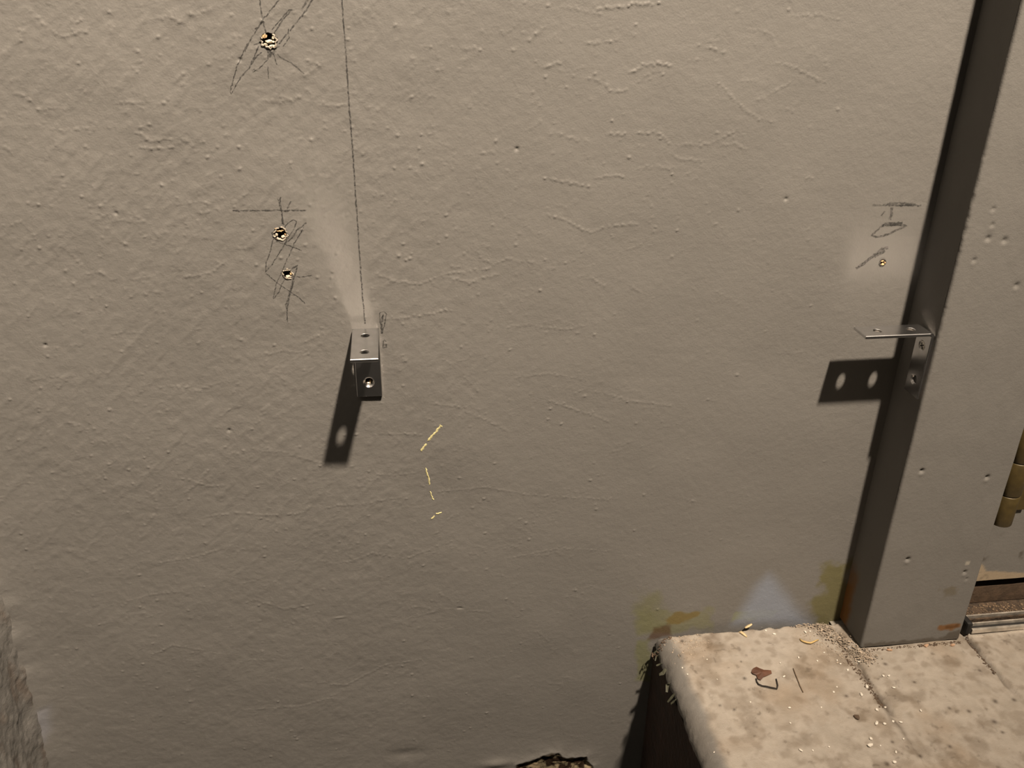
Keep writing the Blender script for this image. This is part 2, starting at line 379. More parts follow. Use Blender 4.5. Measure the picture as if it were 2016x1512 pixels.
def hgt(x, z):
    i = (x-x0)/ST; j = (z-z0)/ST; i = min(max(i, 0), nx-2); j = min(max(j, 0), nz-2)
    a, b = int(i), int(j); return float(max(H[a, b], H[a+1, b], H[a, b+1], H[a+1, b+1]))

def stroke(name, pix, width, m, h=.00008, jit=.00015, sub=.0010, thick=.00006, parent=None):
    """a drawn line lying on the wall relief: ribbon with a little thickness"""
    P = [wp(p) for p in pix]; pts = []
    for a, b in zip(P[:-1], P[1:]):
        n = max(1, int(np.linalg.norm(b-a)/sub))
        for k in range(n): pts.append(a+(b-a)*k/n)
    pts.append(P[-1]); pts = np.array(pts)
    bm = bmesh.new(); rows = []
    for k in range(len(pts)):
        t = pts[min(k+1, len(pts)-1)]-pts[max(k-1, 0)]; L = math.hypot(t[0], t[2])+1e-9
        nx_, nz_ = -t[2]/L, t[0]/L; w = width*.5*rng.uniform(.65, 1.2)
        cx, cz = pts[k][0]+rng.gauss(0, jit), pts[k][2]+rng.gauss(0, jit)
        y = -hgt(cx, cz)-h
        rows.append([bm.verts.new((cx+nx_*w, y, cz+nz_*w)), bm.verts.new((cx, y-thick, cz)), bm.verts.new((cx-nx_*w, y, cz-nz_*w))])
    for a, b in zip(rows[:-1], rows[1:]):
        for i in range(2): bm.faces.new((a[i], a[i+1], b[i+1], b[i]))
    return obj(name, bm, m, parent if parent is not None else wall)

def tr(off, sc, pts): return [(off[0]+a*sc, off[1]+b*sc) for a, b in pts]
# long plumb line
o = stroke('pencil_line', [(673, -40), (673, 0), (680.6, 104.7), (687, 209), (692.8, 279), (699, 375), (704.6, 454), (710, 541), (718.4, 638)], .00095, M_pencil, jit=.0001, sub=.0015)
tag(o, 'long vertical pencil line')
K1 = ((480, 0), .1323)
for m_, w_, pts in [
    (M_pencil, .0008, [(235, -40), (235, 0), (245, 120), (265, 230), (290, 310), (310, 400), (325, 490)]),
    (M_pencil, .0008, [(545, -30), (520, 5), (440, 100), (350, 210), (270, 300), (235, 380), (165, 430)]),
    (M_pencil, .0007, [(235, 380), (150, 510), (70, 650), (15, 770)]),
    (M_pencil, .0007, [(720, 150), (670, 150), (590, 240), (500, 350), (420, 450)]),
    (M_pencil, .0008, [(690, 170), (580, 290), (500, 420), (440, 510)]),
    (M_pencil, .0009, [(1045, -30), (1020, 0), (940, 130), (820, 290), (740, 380), (690, 460)]),
    (M_faint, .0012, [(960, -20), (930, 30), (860, 150)]),
    (M_pencil, .0008, [(655, 430), (660, 480), (590, 570), (520, 660)]),
    (M_pencil, .0006, [(665, 490), (670, 560), (640, 630), (585, 690)]),
    (M_pencil, .0006, [(150, 665), (290, 620)]), (M_pencil, .0006, [(400, 580), (500, 555)]),
    (M_pencil, .0010, [(345, 720), (360, 800), (355, 880), (370, 830), (450, 740), (520, 690)]),
    (M_pencil, .0007, [(270, 780), (200, 830), (110, 960)]),
    (M_pencil, .0007, [(350, 890), (270, 980), (200, 1040), (120, 1080), (155, 1030)]),
    (M_pencil, .0006, [(355, 980), (365, 1170)]), (M_pencil, .0006, [(440, 800), (490, 970)]),
    (M_faint, .0008, [(500, 800), (530, 850), (700, 940), (850, 1060), (900, 1100)]),
    (M_faint, .0012, [(360, 740), (420, 800), (390, 850), (480, 760)])]:
    stroke('pencil_scribble', tr(*K1, pts), w_, m_)
stroke('pencil_scribble', [(509.5, 90), (490, 135), (477, 148), (466, 165), (455, 185.5), (452.7, 181), (466, 131), (480, 100), (487, 85)], .0007, M_pencil)
K2 = ((500, 400), .1587)
for m_, w_, pts in [
    (M_pencil, .0009, [(-270, 94), (100, 90), (400, 90), (655, 95)]),
    (M_pencil, .0009, [(325, -70), (325, 0), (340, 90), (350, 160), (365, 270)]), (M_pencil, .0007, [(297, -55), (310, 10), (345, 120), (350, 260)]),
    (M_faint, .0010, [(458, -30), (440, 0), (410, 90)]),
    (M_pencil, .0007, [(380, 300), (430, 235), (490, 205), (525, 225), (510, 290), (460, 370), (400, 470), (350, 560), (310, 620), (250, 720), (190, 800), (140, 860), (150, 740), (200, 600), (240, 440), (225, 350)]),
    (M_pencil, .0010, [(650, 240), (600, 290), (540, 330), (470, 430), (400, 490), (370, 510)]),
    (M_pencil, .0006, [(620, 290), (560, 400), (500, 500), (440, 640), (380, 760), (330, 890), (280, 990), (260, 1090), (240, 1190), (310, 1100), (345, 1000), (390, 940)]),
    (M_pencil, .0006, [(270, 470), (370, 510), (500, 550), (590, 590)]),
    (M_pencil, .0006, [(150, 870), (260, 970), (330, 1020), (450, 1100), (580, 1190), (630, 1240)]),
    (M_pencil, .0010, [(500, 790), (470, 820), (540, 770), (510, 890), (480, 970), (440, 1120), (400, 1260), (410, 1330)]),
    (M_pencil, .0007, [(500, 960), (460, 1080), (430, 1200), (410, 1350), (415, 1480)]),
    (M_pencil, .0007, [(515, 915), (600, 915), (710, 900)])]:
    stroke('pencil_scribble', tr(*K2, pts), w_, m_)
K3 = ((600, 560), .25126)
stroke('pencil_scribble', tr(*K3, [(605, 390), (590, 300), (585, 225), (620, 215), (638, 235), (625, 310), (605, 390), (600, 280), (615, 235), (608, 300)]), .0008, M_pencil)
stroke('pencil_scribble', tr(*K3, [(615, 440), (610, 500), (640, 495), (635, 450), (620, 435)]), .0009, M_faint)
K4 = ((1640, 360), .1455)
for m_, w_, pts in [
    (M_faint, .0013, [(525, 305), (720, 302), (960, 305), (1190, 308)]), (M_faint, .0014, [(720, 282), (900, 275), (1110, 288)]), (M_faint, .0012, [(840, 312), (1110, 302)]),
    (M_faint, .0016, [(940, 540), (800, 545), (700, 550), (600, 640), (520, 710), (600, 735), (740, 700), (860, 640), (960, 600), (990, 580), (880, 570), (770, 575), (660, 580)]),
    (M_faint, .0022, [(700, 560), (800, 565), (930, 560)]), (M_faint, .0020, [(790, 330), (785, 430), (760, 500)]), (M_faint, .0010, [(700, 380), (640, 450)]),
    (M_faint, .0022, [(740, 880), (660, 900), (560, 980), (450, 1060), (310, 1165)]), (M_faint, .0022, [(700, 920), (620, 970), (560, 1000)])]:
    o = stroke('pencil_scribble', tr(*K4, pts), w_, m_)
K5 = ((780, 800), .172)
for pts, w_ in [([(510, 215), (480, 250), (450, 290), (405, 340), (370, 385)], .0016), ([(370, 378), (374, 388)], .0026), ([(514, 208), (502, 222)], .0028), ([(345, 430), (310, 470), (280, 510)], .0016), ([(335, 700), (350, 760), (370, 830), (380, 900)], .0012), ([(385, 975), (405, 1025), (425, 1075)], .0012), ([(510, 1220), (480, 1230), (455, 1235)], .0016), ([(440, 1255), (420, 1270), (400, 1285)], .0013)]:
    stroke('chalk_dash', tr(*K5, pts), w_, M_chalk, jit=.0002, thick=.0003)

# drill holes: a cup sunk into the wall, a crumbled rim and torn bits of wood
def drill_hole(c, r, chips, seed, rim=True, depth=.02, splinter=True):
    rg = random.Random(seed); n = 20
    bm = bmesh.new(); rings = []
    for q, (dy, rr) in enumerate([(-.0006, 1.12), (.0012, .98), (.006, .86), (depth, .8)]):
        rings.append([bm.verts.new((c[0]+r*rr*math.cos(6.2832*k/n)*rg.uniform(.94, 1.06), dy, c[2]+r*rr*math.sin(6.2832*k/n)*rg.uniform(.94, 1.06))) for k in range(n)])
    for a, b in zip(rings[:-1], rings[1:]):
        for k in range(n): bm.faces.new((a[k], a[(k+1) % n], b[(k+1) % n], b[k]))
    bm.faces.new(rings[-1])
    h = obj('drill_hole', bm, M_holein, wall)
    if rim:
        bm = bmesh.new()
        n = 26; prof = [(.96, .0030), (.90, .0002), (1.0, -.0004), (1.14, -.0003), (1.17, .0004)]; R_ = []
        wob = [rg.uniform(.84, 1.16) for _ in range(n)]
        for pr_, dy in prof:
            R_.append([bm.verts.new((c[0]+r*pr_*wob[k]*math.cos(6.2832*k/n), -hgt(c[0], c[2])*0-.0003+dy*rg.uniform(.7, 1.4), c[2]+r*pr_*wob[k]*math.sin(6.2832*k/n))) for k in range(n)])
        gap = [rg.random() < .30 and k not in (18, 19, 20, 21) for k in range(n)]
        for a, b in zip(R_[:-1], R_[1:]):
            for k in range(n):
                if not gap[k]: bm.faces.new((a[k], a[(k+1) % n], b[(k+1) % n], b[k]))
        obj('plaster_rim', bm, M_rim, h)
    for (dx, dz, sx, sz, m) in chips:
        bm = bmesh.new(); bmesh.ops.create_icosphere(bm, subdivisions=1, radius=1)
        for v in bm.verts:
            k = rg.uniform(.75, 1.2)
            v.co = Vector((c[0]+dx*r+v.co.x*sx*r*k, .0008+v.co.y*.0018*k, c[2]+dz*r+v.co.z*sz*r*k))
        obj('torn_chip', bm, m, h)
    return h
hc = [wp(p) for p, r in holes]
drill_hole(hc[0], .0040, [(-.62, .55, .5, .42, M_splinter), (.05, -.18, .8, .26, M_plaster), (.65, .4, .3, .4, M_plaster), (-.5, -.6, .4, .3, M_plaster), (.3, -.75, .5, .2, M_plaster)], 1)
drill_hole(hc[1], .0040, [(-.2, .42, .5, .16, M_splinter), (.35, .5, .35, .14, M_splinter), (.4, -.55, .5, .28, M_plaster), (-.65, -.15, .25, .3, M_plaster), (-.6, .9, .3, .12, M_splinter), (.7, -.1, .18, .25, M_splinter)], 2)
drill_hole(hc[2], .0030, [(.15, -.62, .8, .36, M_plaster), (.7, .1, .35, .35, M_splinter), (-.2, .85, .6, .25, M_plaster)], 3)
drill_hole(hc[3], .0022, [(-.1, .5, .75, .36, M_splinter), (.25, -.7, .75, .36, M_splinter), (.85, -.1, .3, .4, M_splinter)], 4, rim=False)
drill_hole(np.array([VH[0], 0, VH[1]]), .0030, [(.0, -.6, .8, .35, M_plaster), (.35, -.1, .3, .35, M_splinter)], 5, rim=False)

# ================================================================== LEFT WALL
yl = np.arange(-.16, .0031, .0012); zl = np.arange(-.24, .16, .0012)
YL, ZL = np.meshgrid(yl, zl, indexing='ij')
HL = .0016*fbm(YL*1.0, ZL*.45, .012, 81, 4) + .0016*np.maximum(0, fbm(YL, ZL*.6, .007, 91, 3))**1.0 + .002*fbm(YL, ZL, .05, 95, 2)
HL += .0060*np.exp(np.minimum(0, YL)/.009)
HL += .0010*np.maximum(0, fbm(YL*1.4, ZL*.5, .005, 97, 2))
HL *= sstep(-.16, -.14, YL)*sstep(-.24, -.22, ZL)*sstep(.16, .14, ZL)
CL = np.empty(YL.shape+(3,)); CL[:] = np.array(GREY)*1.0
nn = fbm(YL, ZL*.5, .012, 99, 4)[..., None]
CL = CL*(1-.5*sstep(.1, .5, nn)) + np.array(lin(120, 100, 84)[:3])*.5*sstep(.1, .5, nn)
wl = link('wall_left', grid_mesh('wall_left', np.stack([-.303+HL, YL, ZL], -1)[::-1], None, CL[::-1]), M_rough)
tag(wl, 'rough-textured grey wall meeting the bumpy wall at the lower left', 'wall', kind='structure')
bm = bmesh.new()
for (a, b, c, d) in [(-.16, .0, .16, 1.1), (-.16, 0, -1.2, -.24), (-1.4, -.16, -1.2, 1.1)]:
    quad((-.303, a, c), (-.303, b, c), (-.303, b, d), (-.303, a, d))
o = obj('wall_surround', bm, M_rough, wl); plain(o.data, GREY)

# ================================================================== LANDING (floor): rounded nosing, two joints, dirt
fx0, XR = .203, .66
u = np.concatenate([np.arange(0, .030, .0006), np.arange(.030, XR-fx0+.026, .0011)])
v = np.arange(-.30, -.0021, .0010)
U, V = np.meshgrid(u, v, indexing='ij')
RN = .014
# profile along u: quarter round then flat
arc = RN*math.pi/2
th = np.clip(U/arc, 0, 1)*math.pi/2
XX = np.where(U < arc, fx0+RN-RN*np.cos(th), fx0+RN+U-arc)
ZZ = np.where(U < arc, -RN+RN*np.sin(th), 0)
XX = XX + .0025*np.clip((V+.02)/-.28, 0, 1)*0
HF = .0012*fbm(XX, V, .05, 101, 2) + .0004*fbm(XX, V, .008, 105, 3)
def crk(xc, w, dep, yend, seed):
    xcx = xc+.0016*fbm(V, V*0+.3, .012, seed, 3)
    ww = w*(1+.8*fbm(V, V*0+.7, .01, seed+5, 2))
    return np.exp(-((XX-xcx)/np.maximum(ww, .0003))**2)*sstep(yend, yend+.06, V)*dep
c1 = crk(.3585, .0031, 1.0, -.15, 111); c2 = crk(.4665, .0014, 1.0, -.115, 121)
HF += -.0028*c1*sstep(-.6, .2, fbm(V, XX, .012, 131, 2)) - .0030*c2
HF += np.where(XX > .3585, -.0012, 0)*sstep(-.25, -.1, V)*sstep(.356, .361, XX)*1.0*(XX < .47)
# crumbled back edge
bk = sstep(-.0068, -.0040, V + .0022*fbm(XX, V*0, .008, 141, 3))
HF += -.006*bk
ZZ = ZZ + HF*sstep(.3, 1, U/arc) 
XX = XX - .0015*fbm(V, ZZ, .01, 151, 3)*(1-sstep(0, 1, U/arc))
CF = np.empty(U.shape+(3,)); CF[:] = (.275, .247, .213)
def fmix(wgt, col):
    global CF
    wgt = np.clip(wgt, 0, 1)[..., None]; CF = CF*(1-wgt)+np.array(col[:3])*wgt
big = fbm(XX, V, .05, 161, 4); med = fbm(XX, V, .016, 165, 4); fin = fbm(XX, V, .004, 169, 3)
fmix(.55*sstep(-.05, .5, big), lin(176, 152, 124))
fmix(.40*sstep(.05, .5, med), lin(122, 104, 82))
fmix(.45*sstep(.35, .6, fin)*sstep(-.2, .3, med), lin(92, 78, 62))
fmix(.30*sstep(.1, .6, -med), lin(168, 158, 142))
f2 = fbm(XX, V, .008, 191, 4); fmix(.35*sstep(.0, .5, f2), lin(134, 116, 94)); fmix(.25*sstep(.1, .6, -f2), lin(176, 160, 140))
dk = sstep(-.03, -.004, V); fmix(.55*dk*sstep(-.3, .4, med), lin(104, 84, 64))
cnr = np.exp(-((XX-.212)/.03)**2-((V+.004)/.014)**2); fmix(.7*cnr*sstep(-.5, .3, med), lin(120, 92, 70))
fmix(.75*c1*sstep(-.5, .1, fbm(XX, V, .006, 171, 2)), lin(70, 56, 44)); fmix(.85*c2, lin(44, 34, 26))
fmix(.8*bk, lin(70, 54, 42))
fmix(.85*(1-sstep(.75, 1.15, U/arc+.25*fbm(V, XX*0, .02, 193, 3))), (.108, .105, .100))  # rounded edge coloured darker: its shading is put into the colour
for (sx_, sy_) in [(990, 397), (1690, 445), (1465, 725), (1250, 1080), (1040, 985), (1945, 660), (1805, 675), (1205, 535), (1610, 745), (1470, 1005), (1000, 1150), (1800, 820), (1860, 900), (700, 640)]:
    p_ = fp((1480+sx_*.2659, 1200+sy_*.2659)); r_ = rng.uniform(.0011, .0024)
    fmix(.8*np.exp(-(((XX-p_[0])/r_)**2+((V-p_[1])/r_)**2)), lin(70, 54, 42))
for (sx_, sy_) in [(620, 600), (905, 785), (930, 895), (480, 740), (690, 560), (500, 640), (860, 1110), (760, 1080)]:
    p_ = fp((1200+sx_*.2857, 1080+sy_*.2857)); r_ = rng.uniform(.0009, .0016)
    fmix(.8*np.exp(-(((XX-p_[0])/r_)**2+((V-p_[1])/r_)**2)), lin(60, 48, 40))
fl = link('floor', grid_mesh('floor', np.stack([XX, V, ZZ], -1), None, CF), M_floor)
tag(fl, 'worn grey concrete landing with a rounded left edge', 'floor', kind='structure')
def fhgt(x, y):
    i = int(np.argmin(np.abs(XX[:, 0]-x))); j = int(np.argmin(np.abs(v-y))); return float(ZZ[i, j])
bm = bmesh.new()
quad((fx0, -.3, -1.2), (fx0, -.002, -1.2), (fx0, -.002, -RN), (fx0, -.3, -RN))
obj('slab_side', bm, M_edge, fl)
bm = bmesh.new()
quad((fx0, -.3, -1.2), (2.2, -.3, -1.2), (2.2, -.3, 0), (fx0, -.3, -.004))
quad((XX[-1, 0]-.002, -.3, -.001), (XX[-1, 0]-.002, -.0021, -.001), (2.2, -.0021, -.001), (2.2, -.3, -.001))
quad((fx0, -.0022, -RN-.3), (fx0+.4, -.0022, -RN-.3), (fx0+.4, -.0022, -.008), (fx0, -.0022, -.012))
quad((.36, -.034, -.0035), (2.2, -.034, -.0035), (2.2, .3, -.0035), (.36, .3, -.0035))
o = obj('floor_surround', bm, M_floor, fl); plain(o.data, (.21, .195, .17))
bm = bmesh.new(); quad((-.303, -2.5, -1.2), (2.2, -2.5, -1.2), (2.2, 0, -1.2), (-.303, 0, -1.2))
o = obj('floor', bm, M_dark); tag(o, 'dark lower ground beneath the landing edge', 'floor', kind='structure')

# ================================================================== DOOR POST (2x4 casing), door, hinge, threshold
PX, PW, PD = .3688, .0889, .0378
gx = np.concatenate([[0], np.linspace(.0002, .0020, 6), np.arange(.003, PW-.0025, .0009), np.linspace(PW-.002, PW-.0002, 6), [PW]])
gz = np.arange(.0005, .62, .0011)
GX, GZ = np.meshgrid(gx, gz, indexing='ij')
rr = .0020
ed = np.where(GX < rr, rr-np.sqrt(np.maximum(0, rr*rr-(rr-GX)**2)), 0)+np.where(GX > PW-rr, rr-np.sqrt(np.maximum(0, rr*rr-(rr-(PW-GX))**2)), 0)
DPT = ed + .0003*fbm(GX, GZ*.5, .012, 201, 3) + .0006*fbm(GX, GZ*.3, .05, 205, 2)
rag = np.exp(-(GX/.0016)**2)*np.maximum(0, fbm(GZ, GZ*0, .004, 211, 3))*sstep(.22, .30, GZ)*(1-sstep(.38, .44, GZ))
DPT += .0012*rag
CP = np.empty(GX.shape+(3,)); CP[:] = GREY
NX, NZ = GX+PX, GZ
for px, r_, dep in [((1815, 928), .0018, .0022), ((1944, 941), .0018, .0022), ((1787, 1102), .0019, .0024), ((1900, 1128), .0018, .0018), ((1903, 1141), .0012, .0010), ((1945, 470), .0022, .0012), ((1977, 474), .0022, .0012), ((1917, 513), .0016, .0010), ((2001, 563), .0022, .0012), ((1953, 443), .0016, .0008), ((1955, 412), .0016, .0008)]:
    c = wp(px, -PD); g = np.exp(-((NX-c[0])**2+(NZ-c[2])**2)/r_**2*1.6)
    DPT += dep*g
    c2_ = (c[0]-.0003, c[2]-.0026); DPT -= dep*.2*np.exp(-((NX-c2_[0])**2+(NZ-c2_[1])**2)/(.0018**2))
def pmask(pix, soft, ragged, seed):
    return sstep(soft, -soft, poly_sd(NX, NZ, [wp(p, -PD)[[0, 2]] for p in pix]) + ragged*fbm(NX, NZ, .006, seed, 3))[..., None]
def pmix(w, col):
    global CP
    CP = CP*(1-w)+np.array(col[:3])*w
pmix(.8*pmask([(1848, 1232), (1893, 1226), (1891, 1237), (1850, 1243)], .0012, .003, 221), lin(160, 108, 48))
pmix(.5*pmask([(1862, 1234), (1885, 1231), (1884, 1235), (1862, 1239)], .001, .003, 222), lin(96, 62, 30))
pmix(.5*pmask([(1850, 1160), (1885, 1156), (1880, 1170), (1860, 1180)], .002, .004, 223), lin(128, 116, 88))
pmix(.85*pmask([(1902, 1107), (1911, 1106), (1908, 1113), (1901, 1113)], .0006, .001, 224), lin(220, 214, 200))
pmix(.6*pmask([(1890, 1238), (1893, 1262), (1700, 1276), (1702, 1268), (1850, 1256)], .0015, .003, 225), lin(98, 86, 70))
PTS = np.stack([NX, -PD+DPT, NZ], -1)
# wrap a left and right side onto the front
def side(xv, rev, seed):
    ys = np.linspace(-PD+rr, .0, 20); Y_, Z_ = np.meshgrid(ys, gz, indexing='ij')
    xo = .0004*fbm(Y_, Z_*.4, .01, seed, 3)
    return np.stack([xv+xo, Y_, Z_], -1), Y_, Z_
post = link('trim_1', grid_mesh('trim_1', PTS, None, CP), M_wood)
tag(post, 'grey painted wooden door post standing on the landing', 'door post', kind='structure')
Lp, Y_, Z_ = side(PX, 0, 231); CS = np.empty(Y_.shape+(3,)); CS[:] = GREY
wo = (.9*sstep(.075, .03, Z_+.01*fbm(Y_, Z_, .01, 241, 3))*sstep(-.018, -.008, Y_+.004*fbm(Y_, Z_, .006, 243, 3)))[..., None]
CS = CS*(1-wo)+np.array(lin(170, 118, 60)[:3])*wo
link('post_side', grid_mesh('post_side', Lp[::-1], None, CS[::-1]), M_wood, post)
Rp, Y_, Z_ = side(PX+PW, 1, 235)
CS = np.empty(Y_.shape+(3,)); CS[:] = GREY
link('post_side', grid_mesh('post_side', Rp, None, CS), M_wood, post)
bm = bmesh.new(); box(bm, (PX+.0005, -PD+.002, .6), (PX+PW-.0005, 0, 2.1)); o = obj('post_top', bm, M_wood, post); plain(o.data, GREY)

DY = -.0130
bm = bmesh.new()
gx2 = np.arange(.4605, .75, .0015); gz2 = np.concatenate([[.0402], np.arange(.0408, .40, .0014)])
A, Bz = np.meshgrid(gx2, gz2, indexing='ij')
dd = .0003*fbm(A, Bz, .02, 251, 3)
CD = np.empty(A.shape+(3,)); CD[:] = GREY
chip = sstep(.0008, -.0008, poly_sd(A, Bz, [wp(p, DY)[[0, 2]] for p in [(1915, 1108), (1935, 1113), (1942, 1126), (1985, 1127), (2040, 1130), (2040, 1150), (1905, 1156)]])+.002*fbm(A, Bz, .006, 255, 3))[..., None]
CD = CD*(1-chip)+np.array(lin(206, 188, 162)[:3])*chip
dirt = (.6*sstep(.3, .6, fbm(A, Bz, .012, 259, 4))*sstep(.13, .06, Bz))[..., None]
CD = CD*(1-dirt)+np.array(lin(92, 82, 70)[:3])*dirt
door = link('door_1', grid_mesh('door_1', np.stack([A, DY-dd+.0014*chip[..., 0]*0, Bz], -1), None, CD), M_wood)
tag(door, 'grey painted door with a chipped bottom edge beside the post', 'door', kind='structure')
bm = bmesh.new(); box(bm, (.4606, DY+.0008, .0403), (1.34, .028, 2.09)); o = obj('door_core', bm, M_wood, door); plain(o.data, GREY)
bm = bmesh.new(); box(bm, (.748, DY, .0403), (1.34, DY+.01, 2.09)); box(bm, (.4606, DY, .398), (.75, DY+.01, 2.09)); o = obj('door_face', bm, M_wood, door); plain(o.data, GREY)
# door shoe
bm = bmesh.new(); box(bm, (.461, -.0085, .0115), (1.34, .020, .0300), .0008); obj('door_shoe', bm, M_shoe, door)
# hinge: leaf and barrel of knuckles
hb = wp((1994, 1025), -.030)
hx, hy, hz = .4695, -.0275, None
hz0 = float(wp((1992, 1026), hy)[2])
kn = [hz0, float(wp((2000, 969), hy)[2]), float(wp((2008, 905), hy)[2])]
kl = kn[2]-kn[1]
hinge = None
hb = bmesh.new(); box(hb, (hx-.002, DY-.0025, hz0+.001), (hx+.030, DY-.0002, hz0+.088), .0006); hinge = obj('hinge', hb, M_brass, door); tag(hinge, 'olive brass hinge')
zz_ = [kn[0], kn[1], kn[2], kn[2]+kl, kn[2]+2*kl, kn[2]+3*kl]
for k in range(5):
    bm = bmesh.new(); r_ = .0088; n = 28
    prof = [(r_-.0012, 0), (r_-.0004, .0003), (r_, .0010), (r_, zz_[k+1]-zz_[k]-.0010), (r_-.0004, zz_[k+1]-zz_[k]-.0004), (r_-.0012, zz_[k+1]-zz_[k]-.0002)]
    R_ = [[bm.verts.new((hx+a*math.cos(6.2832*q/n), hy+a*math.sin(6.2832*q/n), zz_[k]+b)) for q in range(n)] for a, b in prof]
    for a, b in zip(R_[:-1], R_[1:]):
        for q in range(n): bm.faces.new((a[q], a[(q+1) % n], b[(q+1) % n], b[q]))
    bm.faces.new(R_[0]); bm.faces.new(R_[-1])
    obj('knuckle', bm, M_brass, hinge, True)
# threshold
def extr(prof, xa, xb):
    bm = bmesh.new(); a = [bm.verts.new((xa, y, z)) for y, z in prof]; b = [bm.verts.new((xb, y, z)) for y, z in prof]
    n = len(prof)
    for k in range(n): bm.faces.new((a[k], a[(k+1) % n], b[(k+1) % n], b[k]))
    bm.faces.new(a); bm.faces.new(b[::-1]); return bm
TX = .4705
th = obj('trim_2', extr([(-.0310, .0), (-.0310, .0008), (-.0265, .0035), (-.020, .0085), (-.009, .0112), (.03, .0112), (.03, 0)], TX, 1.34), M_aludirty)
tag(th, 'ridged aluminium door threshold covered in dirt', 'threshold', kind='structure')
for (y, z, w_, h_, m) in [(-.0338, .0010, .0022, .0044, M_alu), (-.0284, .0040, .0012, .0036, M_alu), (-.0252, .0044, .0016, .0044, M_aludirty), (-.0222, .0060, .0012, .0046, M_alu)]:
    bm = bmesh.new(); box(bm, (TX+.0006, y, z), (1.34, y+w_, z+h_), .0004); obj('ridge', bm, m, th)
bm = bmesh.new(); box(bm, (TX, -.0308, .0002), (1.34, -.0215, .0046)); obj('dark_groove', bm, M_rubber, th)  # groove base in one flat dark colour
bm = bmesh.new(); box(bm, (TX-.0055, -.034, .0002), (TX, -.012, .0125), .0022); obj('rubber_end', bm, M_rubber, th)
bm = bmesh.new()
rg = random.Random(5)
for k in range(260):
    x = rg.uniform(TX, .60); y = rg.uniform(-.0200, -.0090); s = rg.uniform(.0004, .0012)
    zb_ = .0090+(y+.020)*.2
    r = bmesh.ops.create_icosphere(bm, subdivisions=1, radius=s)
    for v_ in r['verts']:
        v_.co = Vector((v_.co.x*rg.uniform(.7, 1.3)+x, v_.co.y*rg.uniform(.7, 1.3)+y, v_.co.z*.6+zb_))
o = obj('grit', bm, M_grit, th); o['kind'] = 'stuff'

# ================================================================== CORNER BRACKETS
T = .0023; BW = .0173; BL = .0514
def plate(bm, L, hs, xf, v0=0.0, ch=.0014, r_in=.0026, flip=False):
    """flat perforated strip in local (u across, v along, w thickness 0..T); outer face w=T; xf maps to 3-D"""
    c = .00035; hw = BW/2
    def V(u, v, w): return bm.verts.new(xf(u, v, w))
    cell = BW-2*c
    cuts = []
    for h in hs: cuts.append((h-cell/2, h+cell/2))
    va, vb = v0, L-c
    rects = []; cur = va
    for a, b in cuts:
        if a > cur: rects.append((cur, a))
        cur = b
    rects.append((cur, vb))
    for wz in (T, 0.0):
        for a, b in rects:
            bm.faces.new([V(-hw+c, a, wz), V(hw-c, a, wz), V(hw-c, b, wz), V(-hw+c, b, wz)])
    n = 40
    for h in hs:
        def ring(r, w): return [V(r*math.cos(6.283185*k/n), h+r*math.sin(6.283185*k/n), w) for k in range(n)]
        def sq(w):
            out = []
            for k in range(n):
                a, b = math.cos(6.283185*k/n), math.sin(6.283185*k/n); m_ = max(abs(a), abs(b))
                out.append(V(a/m_*cell/2, h+b/m_*cell/2, w))
            return out
        if flip: R_ = [sq(0), ring(r_in+.0013, 0), ring(r_in+.0006, T*.5), ring(r_in, T-.0005), ring(r_in, T-.0002), ring(r_in+.0003, T), sq(T)]
        else: R_ = [sq(T), ring(r_in+ch, T), ring(r_in+ch*.3, T-ch*.55), ring(r_in, T-ch), ring(r_in, 0), sq(0)]
        for a, b in zip(R_[:-1], R_[1:]):
            for k in range(n): bm.faces.new((a[k], a[(k+1) % n], b[(k+1) % n], b[k]))
    # skirt round the edge with a small chamfer
    out = [(c, T), (0, T-c), (0, c), (c, 0)]
    for k in range(3):
        (i0_, w0), (i1_, w1) = out[k], out[k+1]
        for sgn in (-1, 1):
            bm.faces.new([V(sgn*(hw-i0_), va, w0), V(sgn*(hw-i0_), L-i0_, w0), V(sgn*(hw-i1_), L-i1_, w1), V(sgn*(hw-i1_), va, w1)])
        bm.faces.new([V(-hw+i0_, L-i0_, w0), V(hw-i0_, L-i0_, w0), V(hw-i1_, L-i1_, w1), V(-hw+i1_, L-i1_, w1)])
def bracket(name, base, ex, en, hs_top, hs_ver):
    """base: outer corner (top of bend, at mounting surface); en: out of the surface; ex: across. Top leg runs along en, other leg straight down."""
    base = Vector(base); ex = Vector(ex); en = Vector(en); up = Vector((0, 0, 1))
    root = empty(name, base-up*BL)
    rb = .0034
    def top(u, v, w): return base+ex*u+en*v+up*(w-T)
    def ver(u, v, w): return base+ex*u-up*v+en*w
    bm = bmesh.new()
    plate(bm, BL, hs_top, top, v0=rb, r_in=.0029, ch=.0012, flip=True)
    plate(bm, BL, hs_ver, ver, v0=rb)
    # the bend: outer radius rb at mounting-side corner, inner radius rb-T
    n = 10; hw = BW/2; rows = []
    for k in range(n+1):
        a = math.pi/2*k/n
        cc = base+en*rb-up*rb
        dirv = up*math.cos(a)-en*math.sin(a)
        ro, ri = rb, rb-T
        rows.append([(cc+dirv*ri)-ex*hw, (cc+dirv*ro)-ex*hw, (cc+dirv*ro)+ex*hw, (cc+dirv*ri)+ex*hw])
    for a, b in zip(rows[:-1], rows[1:]):
        for q in range(4):
            bm.faces.new([bm.verts.new(p) for p in (a[q], a[(q+1) % 4], b[(q+1) % 4], b[q])])
    bmesh.ops.remove_doubles(bm, verts=bm.verts, dist=1e-6)
    bm.transform(Matrix.Translation(-root.location))
    pl = obj('plate', bm, M_zinc, root)
    pl.data.polygons.foreach_set('use_smooth', [False]*len(pl.data.polygons))
    return root, ver
